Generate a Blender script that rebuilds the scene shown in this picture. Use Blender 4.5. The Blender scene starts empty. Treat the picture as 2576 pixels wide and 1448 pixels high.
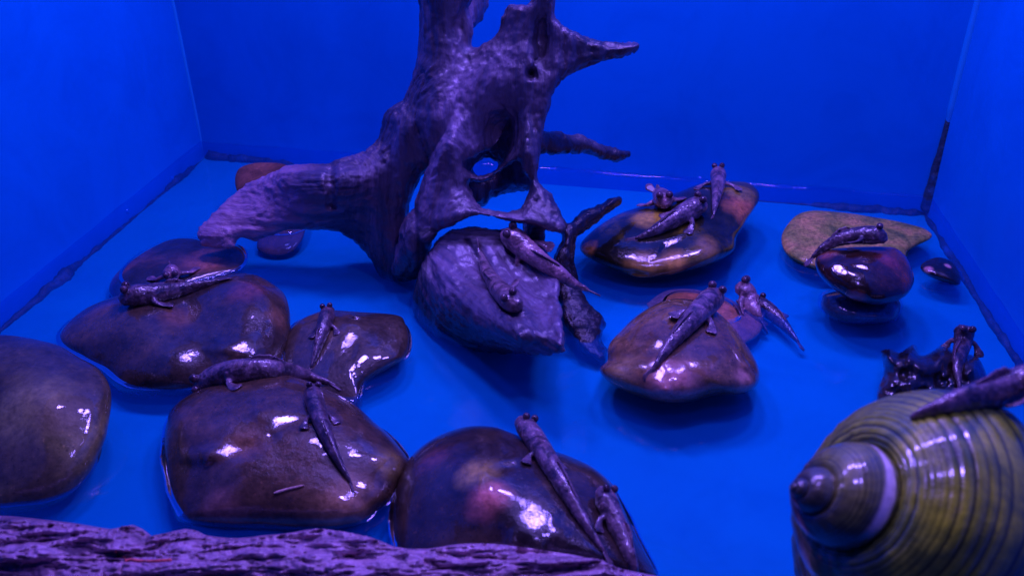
import bpy, bmesh, math, random
import numpy as np
from mathutils import Vector, Matrix
from mathutils.bvhtree import BVHTree

random.seed(7)
S = bpy.context.scene
C = S.collection

# ------------------------------------------------------------------ camera
F, CX, CY = 2184.0, 1288.0, 724.0            # focal length and centre in a 2576 x 1448 picture
def nrm(v):
    v = np.array(v, float)
    return v / np.linalg.norm(v)
dY = nrm([351, -1279, 2184]); dZ = -nrm([64, 3748, 2184]); dZ = nrm(dZ - dY * (dZ @ dY)); dX = np.cross(dY, dZ)
M3 = np.stack([dX, dY, dZ])                  # camera axes (right, down, forward) to the tank's axes
CAM = np.array([0, 0, 0.5243])
cam_d = bpy.data.cameras.new('camera'); cam = bpy.data.objects.new('camera', cam_d); C.objects.link(cam)
R_ = M3 @ np.diag([1, -1, -1])
mw = Matrix.Identity(4)
for i in range(3):
    for j in range(3):
        mw[i][j] = R_[i, j]
    mw[i][3] = CAM[i]
cam.matrix_world = mw
cam_d.sensor_width = 36; cam_d.lens = 36 * F / 2576
cam_d.clip_start = 0.02; cam_d.clip_end = 50
cam_d.dof.use_dof = True; cam_d.dof.focus_distance = 0.95; cam_d.dof.aperture_fstop = 8.0
S.camera = cam

# ------------------------------------------------------------------ world, lamps, exposure
w = bpy.data.worlds.new('World'); S.world = w; w.use_nodes = True
w.node_tree.nodes['Background'].inputs[0].default_value = (0.03, 0.08, 1.0, 1)
w.node_tree.nodes['Background'].inputs[1].default_value = 0.06
S.view_settings.view_transform = 'Standard'; S.view_settings.look = 'None'
S.view_settings.exposure = 0; S.view_settings.gamma = 1; S.view_settings.use_curve_mapping = False
LAMP_COL = (0.26, 0.16, 1.0)
def lamp(x, y, z, size, power, tx, ty, tz=0.0):
    l = bpy.data.lights.new('lamp', 'AREA'); l.shape = 'DISK'; l.size = size; l.energy = power; l.color = LAMP_COL
    o = bpy.data.objects.new('lamp', l); C.objects.link(o); o.location = (x, y, z)
    o.rotation_euler = (Vector((tx, ty, tz)) - Vector((x, y, z))).to_track_quat('-Z', 'Y').to_euler()
LP = 5.6
LAMPS = [(-0.08, 0.96, 0.96), (-0.40, 0.93, 0.96), (0.20, 0.92, 0.96)]
lamp(*LAMPS[0], 0.15, LP * 1.1, -0.08, 0.85)
lamp(*LAMPS[1], 0.14, LP, -0.38, 0.8)
lamp(*LAMPS[2], 0.14, LP, 0.15, 0.8)
lamp(0.09, 0.42, 0.85, 0.07, LP * 0.40, -0.1, 0.75)  # added front fill, brightens the log and the driftwood's front
S.cycles.use_denoising = True
S.cycles.max_bounces = 8
S.cycles.transparent_max_bounces = 12
S.cycles.sample_clamp_indirect = 6

# ------------------------------------------------------------------ projection helpers
def ray(px, py):
    v = np.stack([np.asarray(px, float) - CX, np.asarray(py, float) - CY, np.full(np.shape(px), F)], -1)
    v = v @ M3.T
    return v / np.linalg.norm(v, axis=-1, keepdims=True)
def on_z(px, py, z):
    r = ray(px, py)
    return CAM + r * ((z - CAM[2]) / r[..., 2])[..., None]
def on_Y(px, py, Y):
    r = ray(px, py)
    return CAM + r * ((Y - CAM[1]) / r[..., 1])[..., None]
def on_plane(px, py, p0, n):
    r = ray(px, py)
    return CAM + r * (((p0 - CAM) @ n) / (r @ n))[..., None]
def project(P):
    v = (np.asarray(P, float) - CAM) @ M3
    return CX + F * v[..., 0] / v[..., 2], CY + F * v[..., 1] / v[..., 2]

# ------------------------------------------------------------------ noise
_rng = np.random.RandomState(3)
_perm = _rng.permutation(4096)
_val = _rng.rand(4096) * 2 - 1
def vnoise(P):
    P = np.asarray(P, float)
    i = np.floor(P).astype(int); f = P - i; u = f * f * f * (f * (f * 6 - 15) + 10)
    out = 0
    for dx in (0, 1):
        for dy in (0, 1):
            for dz in (0, 1):
                h = _perm[(_perm[(_perm[(i[..., 0] + dx) & 4095] + i[..., 1] + dy) & 4095] + i[..., 2] + dz) & 4095]
                wgt = (u[..., 0] if dx else 1 - u[..., 0]) * (u[..., 1] if dy else 1 - u[..., 1]) * (u[..., 2] if dz else 1 - u[..., 2])
                out = out + wgt * _val[h]
    return out
def fbm(P, octv=4, gain=0.5):
    a, s, out = 1.0, 1.0, 0
    for k in range(octv):
        out = out + a * vnoise(np.asarray(P) * s + 17.3 * k); a *= gain; s *= 2.03
    return out

# ------------------------------------------------------------------ mesh helpers
def link_mesh(name, V, faces, mat, parent=None, smooth=True, origin=None):
    V = np.asarray(V, float)
    if origin is None:
        origin = np.zeros(3) if parent is not None else np.array([V[:, 0].mean(), V[:, 1].mean(), V[:, 2].min()])
    base = np.array(parent.location) if parent is not None else np.zeros(3)
    me = bpy.data.meshes.new(name)
    me.from_pydata((V - origin - base).tolist(), [], [list(f) for f in faces])
    me.validate(); me.update()
    if smooth:
        me.polygons.foreach_set('use_smooth', [True] * len(me.polygons))
    if mat: me.materials.append(mat)
    o = bpy.data.objects.new(name, me); C.objects.link(o)
    o.location = origin
    if parent is not None: o.parent = parent
    return o
def tag(o, label, cat, group=None):
    o['label'] = label; o['category'] = cat
    if group: o['group'] = group
    return o
def structure(o):
    o['kind'] = 'structure'; return o
def empty(name, loc, label, cat, group=None):
    o = bpy.data.objects.new(name, None); C.objects.link(o); o.location = loc; o.empty_display_size = 0.02
    return tag(o, label, cat, group)
def remesh(V, faces, voxel, smooth_it=0):
    me = bpy.data.meshes.new('tmp'); me.from_pydata(np.asarray(V).tolist(), [], [list(f) for f in faces]); me.update()
    o = bpy.data.objects.new('tmp', me); C.objects.link(o)
    m = o.modifiers.new('r', 'REMESH'); m.mode = 'VOXEL'; m.voxel_size = voxel
    if smooth_it:
        s = o.modifiers.new('s', 'SMOOTH'); s.factor = 0.5; s.iterations = smooth_it
    dg = bpy.context.evaluated_depsgraph_get()
    ev = o.evaluated_get(dg); m2 = ev.to_mesh()
    n = len(m2.vertices); co = np.empty(n * 3, np.float32); m2.vertices.foreach_get('co', co)
    no = np.empty(n * 3, np.float32); m2.vertices.foreach_get('normal', no)
    F_ = [tuple(p.vertices) for p in m2.polygons]
    ev.to_mesh_clear(); bpy.data.objects.remove(o); bpy.data.meshes.remove(me)
    return co.reshape(-1, 3).astype(float), F_, no.reshape(-1, 3).astype(float)
def biggest_island(V, faces, N):
    par = list(range(len(V)))
    def find(a):
        while par[a] != a:
            par[a] = par[par[a]]; a = par[a]
        return a
    for f in faces:
        a = find(f[0])
        for b in f[1:]:
            b = find(b)
            if a != b: par[b] = a
    root = np.array([find(i) for i in range(len(V))])
    ids, cnt = np.unique(root, return_counts=True)
    keep = root == ids[cnt.argmax()]
    idx = -np.ones(len(V), int); idx[keep] = np.arange(keep.sum())
    return V[keep], [tuple(idx[list(f)]) for f in faces if keep[f[0]]], N[keep]
def closed_spline(pts, n):
    P = np.asarray(pts, float); m = len(P); out = []
    per = np.linalg.norm(np.roll(P, -1, 0) - P, axis=1)
    cum = np.concatenate([[0], np.cumsum(per)]); L = cum[-1]
    for s in np.linspace(0, L, n, endpoint=False):
        k = min(np.searchsorted(cum, s, 'right') - 1, m - 1); t = (s - cum[k]) / max(per[k], 1e-9)
        a, b, c, d = P[k - 1], P[k], P[(k + 1) % m], P[(k + 2) % m]
        out.append(0.5 * (2 * b + (c - a) * t + (2 * a - 5 * b + 4 * c - d) * t * t + (3 * b - a - 3 * c + d) * t ** 3))
    return np.array(out)
def open_spline(pts, n):
    P = np.asarray(pts, float)
    P2 = np.vstack([2 * P[0] - P[1], P, 2 * P[-1] - P[-2]])
    per = np.linalg.norm(np.diff(P, axis=0), axis=1); cum = np.concatenate([[0], np.cumsum(per)]); out = []
    for s in np.linspace(0, cum[-1], n):
        k = min(np.searchsorted(cum, s, 'right') - 1, len(per) - 1); t = (s - cum[k]) / max(per[k], 1e-9)
        a, b, c, d = P2[k], P2[k + 1], P2[k + 2], P2[k + 3]
        out.append(0.5 * (2 * b + (c - a) * t + (2 * a - 5 * b + 4 * c - d) * t * t + (3 * b - a - 3 * c + d) * t ** 3))
    return np.array(out)
def tps(ctrl):
    ctrl = np.asarray(ctrl, float); X = ctrl[:, :2] / 500.0; y = ctrl[:, 2]; n = len(X)
    if n < 4:
        A = np.c_[X, np.ones(n)]; co = np.linalg.lstsq(A, y, rcond=None)[0]
        return lambda px, py: np.stack([px / 500., py / 500., np.ones_like(px)], -1) @ co
    U = lambda r2: np.where(r2 > 0, r2 * np.log(r2 + 1e-12), 0) * 0.5
    K = U(((X[:, None] - X[None]) ** 2).sum(-1)) + 1e-4 * np.eye(n)
    Pm = np.c_[np.ones(n), X]
    A = np.block([[K, Pm], [Pm.T, np.zeros((3, 3))]])
    sol = np.linalg.solve(A, np.r_[y, 0, 0, 0])
    def f(px, py):
        Q = np.stack([px, py], -1) / 500.0
        sh = Q.shape[:-1]; Q = Q.reshape(-1, 2)
        r2 = ((Q[:, None] - X[None]) ** 2).sum(-1)
        return (U(r2) @ sol[:n] + sol[n] + Q @ sol[n + 1:]).reshape(sh)
    return f

# ------------------------------------------------------------------ materials
def principled(name):
    m = bpy.data.materials.new(name); m.use_nodes = True
    nt = m.node_tree; return m, nt, nt.nodes['Principled BSDF']
def node(nt, typ, **kw):
    n = nt.nodes.new(typ)
    for k, v in kw.items(): setattr(n, k, v)
    return n
def noise_tex(nt, scale, detail=5, rough=0.6, vec=None, dist=0.0):
    n = node(nt, 'ShaderNodeTexNoise'); n.inputs['Scale'].default_value = scale; n.inputs['Detail'].default_value = detail
    n.inputs['Roughness'].default_value = rough; n.inputs['Distortion'].default_value = dist
    if vec is not None: nt.links.new(vec, n.inputs['Vector'])
    return n.outputs['Fac']
def ramp(nt, fac, stops):
    r = node(nt, 'ShaderNodeValToRGB'); e = r.color_ramp.elements
    while len(e) < len(stops): e.new(0.5)
    for k, (p, c) in enumerate(stops):
        e[k].position = p; e[k].color = (*c, 1) if len(c) == 3 else c
    nt.links.new(fac, r.inputs['Fac']); return r.outputs['Color']
def mixc(nt, fac, a, b, mode='MIX'):
    n = node(nt, 'ShaderNodeMix', data_type='RGBA', blend_type=mode)
    for s, v in ((0, fac), (6, a), (7, b)):
        if hasattr(v, 'is_output'): nt.links.new(v, n.inputs[s])
        elif s == 0: n.inputs[0].default_value = v
        else: n.inputs[s].default_value = (*v, 1)
    return n.outputs[2]
def bump(nt, bs, height, strength, dist, prev=None):
    b = node(nt, 'ShaderNodeBump'); b.inputs['Strength'].default_value = strength; b.inputs['Distance'].default_value = dist
    nt.links.new(height, b.inputs['Height'])
    if prev is not None: nt.links.new(prev, b.inputs['Normal'])
    if bs is not None: nt.links.new(b.outputs['Normal'], bs.inputs['Normal'])
    return b.outputs['Normal']
def coords(nt, out='Object', scale=(1, 1, 1), rot=(0, 0, 0)):
    t = node(nt, 'ShaderNodeTexCoord'); mp = node(nt, 'ShaderNodeMapping')
    mp.inputs['Scale'].default_value = scale; mp.inputs['Rotation'].default_value = rot
    nt.links.new(t.outputs[out], mp.inputs['Vector']); return mp.outputs['Vector']

def stone_mat(name, dark, mid, light, scale=14, rough=0.22, bumpy=0.35, lo=0.40, hi=0.66, seed=0.0, speck=0.9, dim=0.47, wet=1.0):
    dark, mid, light = ((q[0] * dim * 1.3, q[1] * dim * 1.35, q[2] * dim) for q in (dark, mid, light))
    m, nt, bs = principled(name)
    t = node(nt, 'ShaderNodeTexCoord'); mp = node(nt, 'ShaderNodeMapping'); mp.inputs['Location'].default_value = (seed, seed * 1.7, seed * .6)
    nt.links.new(t.outputs['Object'], mp.inputs['Vector']); v = mp.outputs['Vector']
    n1 = noise_tex(nt, scale, 4, 0.55, v, 0.4)
    col = ramp(nt, n1, [(lo - .08, dark), ((lo + hi) / 2, mid), (hi + .04, light)])
    n2 = noise_tex(nt, scale * 9, 5, 0.7, v)
    sp = ramp(nt, n2, [(0.38, (0.55, 0.55, 0.55)), (0.62, (1.25, 1.2, 1.2))])
    col = mixc(nt, speck, col, sp, 'MULTIPLY')
    n3 = noise_tex(nt, scale * 30, 2, 0.6, v)
    pits = ramp(nt, n3, [(0.30, (.35, .35, .4)), (0.38, (1, 1, 1)), (0.64, (1, 1, 1)), (0.72, (2.3, 2.0, 1.8))])
    col = mixc(nt, 0.8, col, pits, 'MULTIPLY')
    nt.links.new(col, bs.inputs['Base Color'])
    rr = node(nt, 'ShaderNodeMapRange'); rr.inputs['To Min'].default_value = rough * 0.6; rr.inputs['To Max'].default_value = rough * 1.6
    nt.links.new(noise_tex(nt, scale * 3, 3, 0.6, v), rr.inputs['Value']); nt.links.new(rr.outputs[0], bs.inputs['Roughness'])
    b1 = bump(nt, None, noise_tex(nt, scale * 2.2, 4, 0.55, v), bumpy * 0.25, 0.008)
    b2 = bump(nt, None, noise_tex(nt, 210, 4, 0.7, v), bumpy * 0.9, 0.0016, b1)
    nt.links.new(b2, bs.inputs['Normal'])
    bs.inputs['Specular IOR Level'].default_value = 0.3
    bs.inputs['Coat Weight'].default_value = 0.75; bs.inputs['Coat Roughness'].default_value = 0.04; bs.inputs['Coat IOR'].default_value = 1.65
    c1 = bump(nt, None, noise_tex(nt, 70, 4, 0.6, v), 0.08 * bumpy, 0.003)
    c1 = bump(nt, None, noise_tex(nt, 260, 2, 0.6, v), 0.16 * bumpy, 0.0008, c1)
    # the water film is broken: wet patches with a grainy skin, drier ones between
    wetn = noise_tex(nt, scale * 1.6, 5, 0.65, v, 0.6)
    wm = node(nt, 'ShaderNodeMapRange'); wm.inputs['From Min'].default_value = .36; wm.inputs['From Max'].default_value = .56
    wm.inputs['To Min'].default_value = .35 * wet; wm.inputs['To Max'].default_value = wet
    nt.links.new(wetn, wm.inputs['Value']); nt.links.new(wm.outputs[0], bs.inputs['Coat Weight'])
    gr = node(nt, 'ShaderNodeMath', operation='MULTIPLY'); nt.links.new(noise_tex(nt, 150, 4, .75, v), gr.inputs[0])
    pm = node(nt, 'ShaderNodeMapRange'); pm.inputs['From Min'].default_value = .45; pm.inputs['From Max'].default_value = .62
    nt.links.new(noise_tex(nt, scale * 2.4, 3, .6, v, .3), pm.inputs['Value']); nt.links.new(pm.outputs[0], gr.inputs[1])
    c1 = bump(nt, None, gr.outputs[0], 0.22, 0.0014, c1)
    nt.links.new(c1, bs.inputs['Coat Normal'])
    return m

def paint_mat(name, col, rough=0.35, spec=0.15):
    m, nt, bs = principled(name)
    v = coords(nt)
    n1 = noise_tex(nt, 3.0, 5, 0.6, v)
    a = tuple(c * 0.9 for c in col); b = tuple(min(1, c * 1.06) for c in col)
    nt.links.new(ramp(nt, n1, [(0.3, a), (0.7, b)]), bs.inputs['Base Color'])
    bs.inputs['Roughness'].default_value = rough; bs.inputs['Specular IOR Level'].default_value = spec
    n2 = noise_tex(nt, 7, 6, 0.7, v, 1.2)
    rr = node(nt, 'ShaderNodeMapRange'); rr.inputs['From Min'].default_value = .4; rr.inputs['From Max'].default_value = .7
    rr.inputs['To Min'].default_value = rough; rr.inputs['To Max'].default_value = rough * .55
    nt.links.new(n2, rr.inputs['Value']); nt.links.new(rr.outputs[0], bs.inputs['Roughness'])
    old = bs.inputs['Base Color'].links[0].from_socket
    nt.links.new(mixc(nt, 1.0, old, ramp(nt, n2, [(.45, (1, 1, 1)), (.8, (.72, .80, .88))]), 'MULTIPLY'), bs.inputs['Base Color'])
    bump(nt, bs, noise_tex(nt, 40, 3, 0.5, v), 0.05, 0.002)
    return m

M_floor = paint_mat('blue_floor', (0.0, 0.33, 0.44), 0.6, 0.05)
M_wall = paint_mat('blue_wall', (0.0, 0.21, 0.575), 0.6, 0.03)

def algae_mat():
    m, nt, bs = principled('dark_algae'); v = coords(nt)
    n = noise_tex(nt, 30, 6, 0.7, v)
    nt.links.new(ramp(nt, n, [(0.35, (0.002, 0.012, 0.03)), (0.55, (0.006, 0.04, 0.08)), (0.75, (0.01, 0.12, 0.30))]), bs.inputs['Base Color'])
    bs.inputs['Roughness'].default_value = 0.6
    bump(nt, bs, noise_tex(nt, 120, 4, 0.7, v), 0.8, 0.003)
    return m
M_algae = algae_mat()
def seam_mat():
    m, nt, bs = principled('silicone'); v = coords(nt)
    nt.links.new(ramp(nt, noise_tex(nt, 9, 3, 0.5, v), [(0.3, (0.0, 0.24, 0.56)), (0.7, (0.0, 0.29, 0.58))]), bs.inputs['Base Color'])
    bs.inputs['Roughness'].default_value = 0.45
    return m
M_seam = seam_mat()

def water_mat():
    m = bpy.data.materials.new('water'); m.use_nodes = True; nt = m.node_tree; nt.nodes.clear()
    out = node(nt, 'ShaderNodeOutputMaterial'); tr = node(nt, 'ShaderNodeBsdfTransparent'); gl = node(nt, 'ShaderNodeBsdfGlossy')
    df = node(nt, 'ShaderNodeBsdfDiffuse'); df.inputs['Color'].default_value = (0.0, 0.2, 0.8, 1)
    tr.inputs['Color'].default_value = (0.72, 0.86, 1.0, 1); gl.inputs['Roughness'].default_value = 0.015
    m1 = node(nt, 'ShaderNodeMixShader'); m1.inputs[0].default_value = 0.10
    nt.links.new(tr.outputs[0], m1.inputs[1]); nt.links.new(df.outputs[0], m1.inputs[2])
    fr = node(nt, 'ShaderNodeFresnel'); fr.inputs['IOR'].default_value = 1.33
    v = coords(nt)
    b = bump(nt, None, noise_tex(nt, 22, 4, 0.5, v, 0.8), 0.15, 0.01)
    nt.links.new(b, fr.inputs['Normal']); nt.links.new(b, gl.inputs['Normal'])
    m2 = node(nt, 'ShaderNodeMixShader'); nt.links.new(fr.outputs[0], m2.inputs[0])
    nt.links.new(m1.outputs[0], m2.inputs[1]); nt.links.new(gl.outputs[0], m2.inputs[2])
    nt.links.new(m2.outputs[0], out.inputs[0])
    return m
M_water = water_mat()

def wood_mat(name, dark, mid, light, wet_z=0.12, rough=0.5, stretch=(1, 1, 0.28), scale=26, origin_z=0.0, wetmul=0.35, bs_=0.7, fibre_attr=False, dry_x=False):
    m, nt, bs = principled(name)
    v = coords(nt, 'Object', stretch)
    if fibre_attr:
        fa = node(nt, 'ShaderNodeAttribute'); fa.attribute_name = 'fibre'; v = fa.outputs['Vector']
    n1 = noise_tex(nt, scale * .35, 6, 0.65, v, 0.5)
    col = ramp(nt, n1, [(0.36, dark), (0.5, mid), (0.64, light)])
    n2 = noise_tex(nt, scale * 4, 5, 0.7, v)
    col = mixc(nt, 0.7, col, ramp(nt, n2, [(0.36, (0.45, 0.45, 0.5)), (0.6, (1.15, 1.1, 1.1))]), 'MULTIPLY')
    # wet wood near and below the water line is darker and shinier
    t = node(nt, 'ShaderNodeTexCoord'); sx = node(nt, 'ShaderNodeSeparateXYZ'); nt.links.new(t.outputs['Object'], sx.inputs[0])
    nz = node(nt, 'ShaderNodeMath', operation='MULTIPLY_ADD'); nz.inputs[1].default_value = 0.10; nz.inputs[2].default_value = -0.05
    nt.links.new(noise_tex(nt, 12, 4, 0.6, t.outputs['Object']), nz.inputs[0])
    ad = node(nt, 'ShaderNodeMath', operation='ADD'); nt.links.new(sx.outputs['Z'], ad.inputs[0]); nt.links.new(nz.outputs[0], ad.inputs[1])
    mr = node(nt, 'ShaderNodeMapRange'); mr.inputs['From Min'].default_value = wet_z * 0.35 - origin_z; mr.inputs['From Max'].default_value = wet_z - origin_z
    nt.links.new(ad.outputs[0], mr.inputs['Value'])
    wet = mixc(nt, 1.0, col, (wetmul, wetmul * .95, wetmul * .9), 'MULTIPLY')
    col = mixc(nt, mr.outputs[0], wet, col)
    if dry_x:                                   # the end of the long arm is bleached and dry
        mx = node(nt, 'ShaderNodeMath', operation='MULTIPLY_ADD'); mx.inputs[1].default_value = .14; nt.links.new(noise_tex(nt, 14, 4, .6, t.outputs['Object']), mx.inputs[0]); nt.links.new(sx.outputs['X'], mx.inputs[2])
        md = node(nt, 'ShaderNodeMapRange'); md.interpolation_type = 'SMOOTHSTEP'; md.inputs['From Min'].default_value = -.24; md.inputs['From Max'].default_value = -.15; md.inputs['To Min'].default_value = .85; md.inputs['To Max'].default_value = 0
        nt.links.new(mx.outputs[0], md.inputs['Value'])
        col = mixc(nt, md.outputs[0], col, mixc(nt, 1.0, (.46, .27, .36), ramp(nt, n2, [(.36, (.7, .68, .7)), (.6, (1.1, 1.1, 1.1))]), 'MULTIPLY'))
    nt.links.new(col, bs.inputs['Base Color'])
    r2 = node(nt, 'ShaderNodeMapRange'); r2.inputs['To Min'].default_value = 0.2; r2.inputs['To Max'].default_value = rough
    nt.links.new(mr.outputs[0], r2.inputs['Value']); nt.links.new(r2.outputs[0], bs.inputs['Roughness'])
    b1 = bump(nt, None, n2, bs_, 0.004)
    b2 = bump(nt, None, noise_tex(nt, scale * 11, 4, 0.7, v), bs_ * .8, 0.0018, b1)
    nt.links.new(b2, bs.inputs['Normal'])
    bs.inputs['Coat Weight'].default_value = 0.5; bs.inputs['Coat Roughness'].default_value = 0.2; bs.inputs['Coat IOR'].default_value = 1.6
    nt.links.new(b1, bs.inputs['Coat Normal'])
    return m

# ------------------------------------------------------------------ the tank
WZ = 0.024                                     # water level
A_ = np.array([-0.691, 1.255]); B_ = np.array([0.409, 1.153]); Y0 = -0.12; TOP = 0.80; TH = 0.012
def prism(poly, z0, z1):
    n = len(poly); V = [(x, y, z0) for x, y in poly] + [(x, y, z1) for x, y in poly]
    Fs = [tuple(range(n))[::-1], tuple(range(n, 2 * n))] + [(i, (i + 1) % n, n + (i + 1) % n, n + i) for i in range(n)]
    return V, Fs
def struct(name, VF, mat, smooth=False, parent=None):
    o = link_mesh(name, *VF, mat, parent=parent, smooth=smooth)
    if parent is None: structure(o)
    return o
struct('floor', prism([(A_[0] - TH, Y0), (B_[0] + TH, Y0), (B_[0] + TH, B_[1] + TH), (A_[0] - TH, A_[1] + TH)], -0.02, 0.0), M_floor)
w_left = struct('wall_left', prism([(A_[0] - TH, Y0), (A_[0], Y0), (A_[0], A_[1]), (A_[0] - TH, A_[1])], 0.0, TOP), M_wall)
w_right = struct('wall_right', prism([(B_[0], Y0), (B_[0] + TH, Y0), (B_[0] + TH, B_[1]), (B_[0], B_[1])], 0.0, TOP), M_wall)
w_back = struct('wall_back', prism([(A_[0] - TH, A_[1]), (B_[0] + TH, B_[1]), (B_[0] + TH, B_[1] + TH), (A_[0] - TH, A_[1] + TH)], 0.0, TOP), M_wall)

def strip(name, p, q, r0, r1, mat, parent, seg=160, jit=0.3, sides=8):
    """a bead of sealant (or a band of algae grown on one) along a tank corner"""
    p = np.array(p, float); q = np.array(q, float); d = nrm(q - p)
    u = nrm(np.cross(d, [0.3, 0.5, 0.8])); v = np.cross(d, u); V = []; Fs = []
    for i in range(seg + 1):
        t = i / seg; c = p + (q - p) * t
        rr = (r0 + (r1 - r0) * t) * max(.12, 1 + jit * (fbm(np.array([c * 13]), 2)[0] * .9 + 0.0)) * min(1, (t + .01) * 12, (1.01 - t) * 12)
        for k in range(sides):
            a = 2 * math.pi * k / sides
            o_ = u * math.cos(a) + v * math.sin(a)
            rk = rr * (1 + jit * 0.7 * fbm(np.array([(c + o_ * rr * 2) * 55]), 3)[0])
            V.append(c + o_ * rk)
    for i in range(seg):
        for k in range(sides):
            a = i * sides + k; b = i * sides + (k + 1) % sides
            Fs.append((a, b, b + sides, a + sides))
    return link_mesh(name, V, Fs, mat, parent=parent)
strip('silicone_seam', (A_[0], A_[1], 0.0), (A_[0], A_[1], TOP), 0.004, 0.004, M_seam, w_back, jit=0.05)
strip('silicone_seam', (B_[0], B_[1], 0.10), (B_[0], B_[1], TOP), 0.006, 0.006, M_seam, w_back, jit=0.05)
strip('algae_band', (B_[0], B_[1], 0.0), (B_[0], B_[1], 0.15), 0.011, 0.003, M_algae, w_back, jit=0.25)
strip('algae_band', (A_[0] + .002, A_[1], 0.0), (A_[0] + .002, 0.55, 0.0), 0.003, 0.007, M_algae, w_left, 300, jit=0.9)
strip('algae_band', (B_[0] - .002, B_[1], 0.0), (B_[0] - .002, 0.55, 0.0), 0.006, 0.006, M_algae, w_right, 300, jit=0.6)
strip('algae_band', (A_[0], A_[1], 0.0), (A_[0] + .16, A_[1] - .015, 0.0), 0.016, 0.005, M_algae, w_back, jit=0.5)
strip('algae_band', (B_[0] - .28, B_[1] + .026, 0.0), (B_[0] - .0, B_[1], 0.0), 0.003, 0.008, M_algae, w_back, jit=0.8)

# water: one rippled sheet
nx, ny = 120, 130
edge = np.array([0, .0007, .0015, .0024, .0036, .0055, .009, .015])
ax1 = np.concatenate([edge, np.linspace(.025, .975, nx - 16), 1 - edge[::-1]]); ay1 = np.concatenate([np.linspace(0, .98, ny - 8), 1 - edge[::-1]])
gx, gy = np.meshgrid(ax1, ay1, indexing='ij')
X = A_[0] + (B_[0] - A_[0]) * gx
Yb = A_[1] + (B_[1] - A_[1]) * gx
Yv = Y0 + (Yb - Y0) * gy
e = np.minimum.reduce([X - A_[0], B_[0] - X, Yb - Yv])
Zw = WZ + 0.0045 * np.exp(-e / 0.003) * (1 + .3 * vnoise(np.stack([X * 30, Yv * 30, 0 * X], -1))) + 0.0005 * fbm(np.stack([X * 9, Yv * 9, 0 * X], -1), 2)
V = np.stack([X, Yv, Zw], -1).reshape(-1, 3)
Fs = [(i * ny + j, (i + 1) * ny + j, (i + 1) * ny + j + 1, i * ny + j + 1) for i in range(nx - 1) for j in range(ny - 1)]
water = structure(link_mesh('water', V, Fs, M_water))

# ------------------------------------------------------------------ stones
BV = {}
def keep_bvh(key, V, faces):
    BV.setdefault(key, []).append(BVHTree.FromPolygons([Vector(v) for v in V], [list(f) for f in faces]))
def cast(keys, px, py, fallback):
    best = None; r = ray(px, py)
    for k in keys:
        for b in BV[k]:
            h = b.ray_cast(Vector(CAM), Vector(r))
            if h[0] is not None and (best is None or h[3] < best[2]):
                nn = np.array(h[1]);
                if nn @ r > 0: nn = -nn
                best = (np.array(h[0]), nn, h[3])
    return best
def add_patches(o, mat, patches):
    nt = mat.node_tree; bs = nt.nodes['Principled BSDF']
    link = bs.inputs['Base Color'].links[0]; col = link.from_socket
    t = node(nt, 'ShaderNodeTexCoord'); obj = t.outputs['Object']
    nz = node(nt, 'ShaderNodeTexNoise'); nz.inputs['Scale'].default_value = 28; nz.inputs['Detail'].default_value = 5; nt.links.new(obj, nz.inputs['Vector'])
    for (px, py, rad, c) in patches:
        h = cast([o['key_']], px, py, None)
        if h is None: continue
        loc = h[0] - np.array(o.location)
        d = node(nt, 'ShaderNodeVectorMath', operation='DISTANCE'); nt.links.new(obj, d.inputs[0]); d.inputs[1].default_value = loc
        ma = node(nt, 'ShaderNodeMath', operation='MULTIPLY_ADD'); nt.links.new(nz.outputs['Fac'], ma.inputs[0]); ma.inputs[1].default_value = rad * 1.6; nt.links.new(d.outputs['Value'], ma.inputs[2])
        mr = node(nt, 'ShaderNodeMapRange'); mr.interpolation_type = 'SMOOTHSTEP'
        mr.inputs['From Min'].default_value = rad * 1.05; mr.inputs['From Max'].default_value = rad * 2.1; mr.inputs['To Min'].default_value = .9; mr.inputs['To Max'].default_value = 0
        nt.links.new(ma.outputs[0], mr.inputs['Value'])
        vv = mixc(nt, 1.0, c, ramp(nt, noise_tex(nt, 120, 4, .7, obj), [(.35, (.55, .5, .5)), (.65, (1.25, 1.2, 1.2))]), 'MULTIPLY')
        col = mixc(nt, mr.outputs[0], col, vv)
    nt.links.new(col, bs.inputs['Base Color'])
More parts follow.
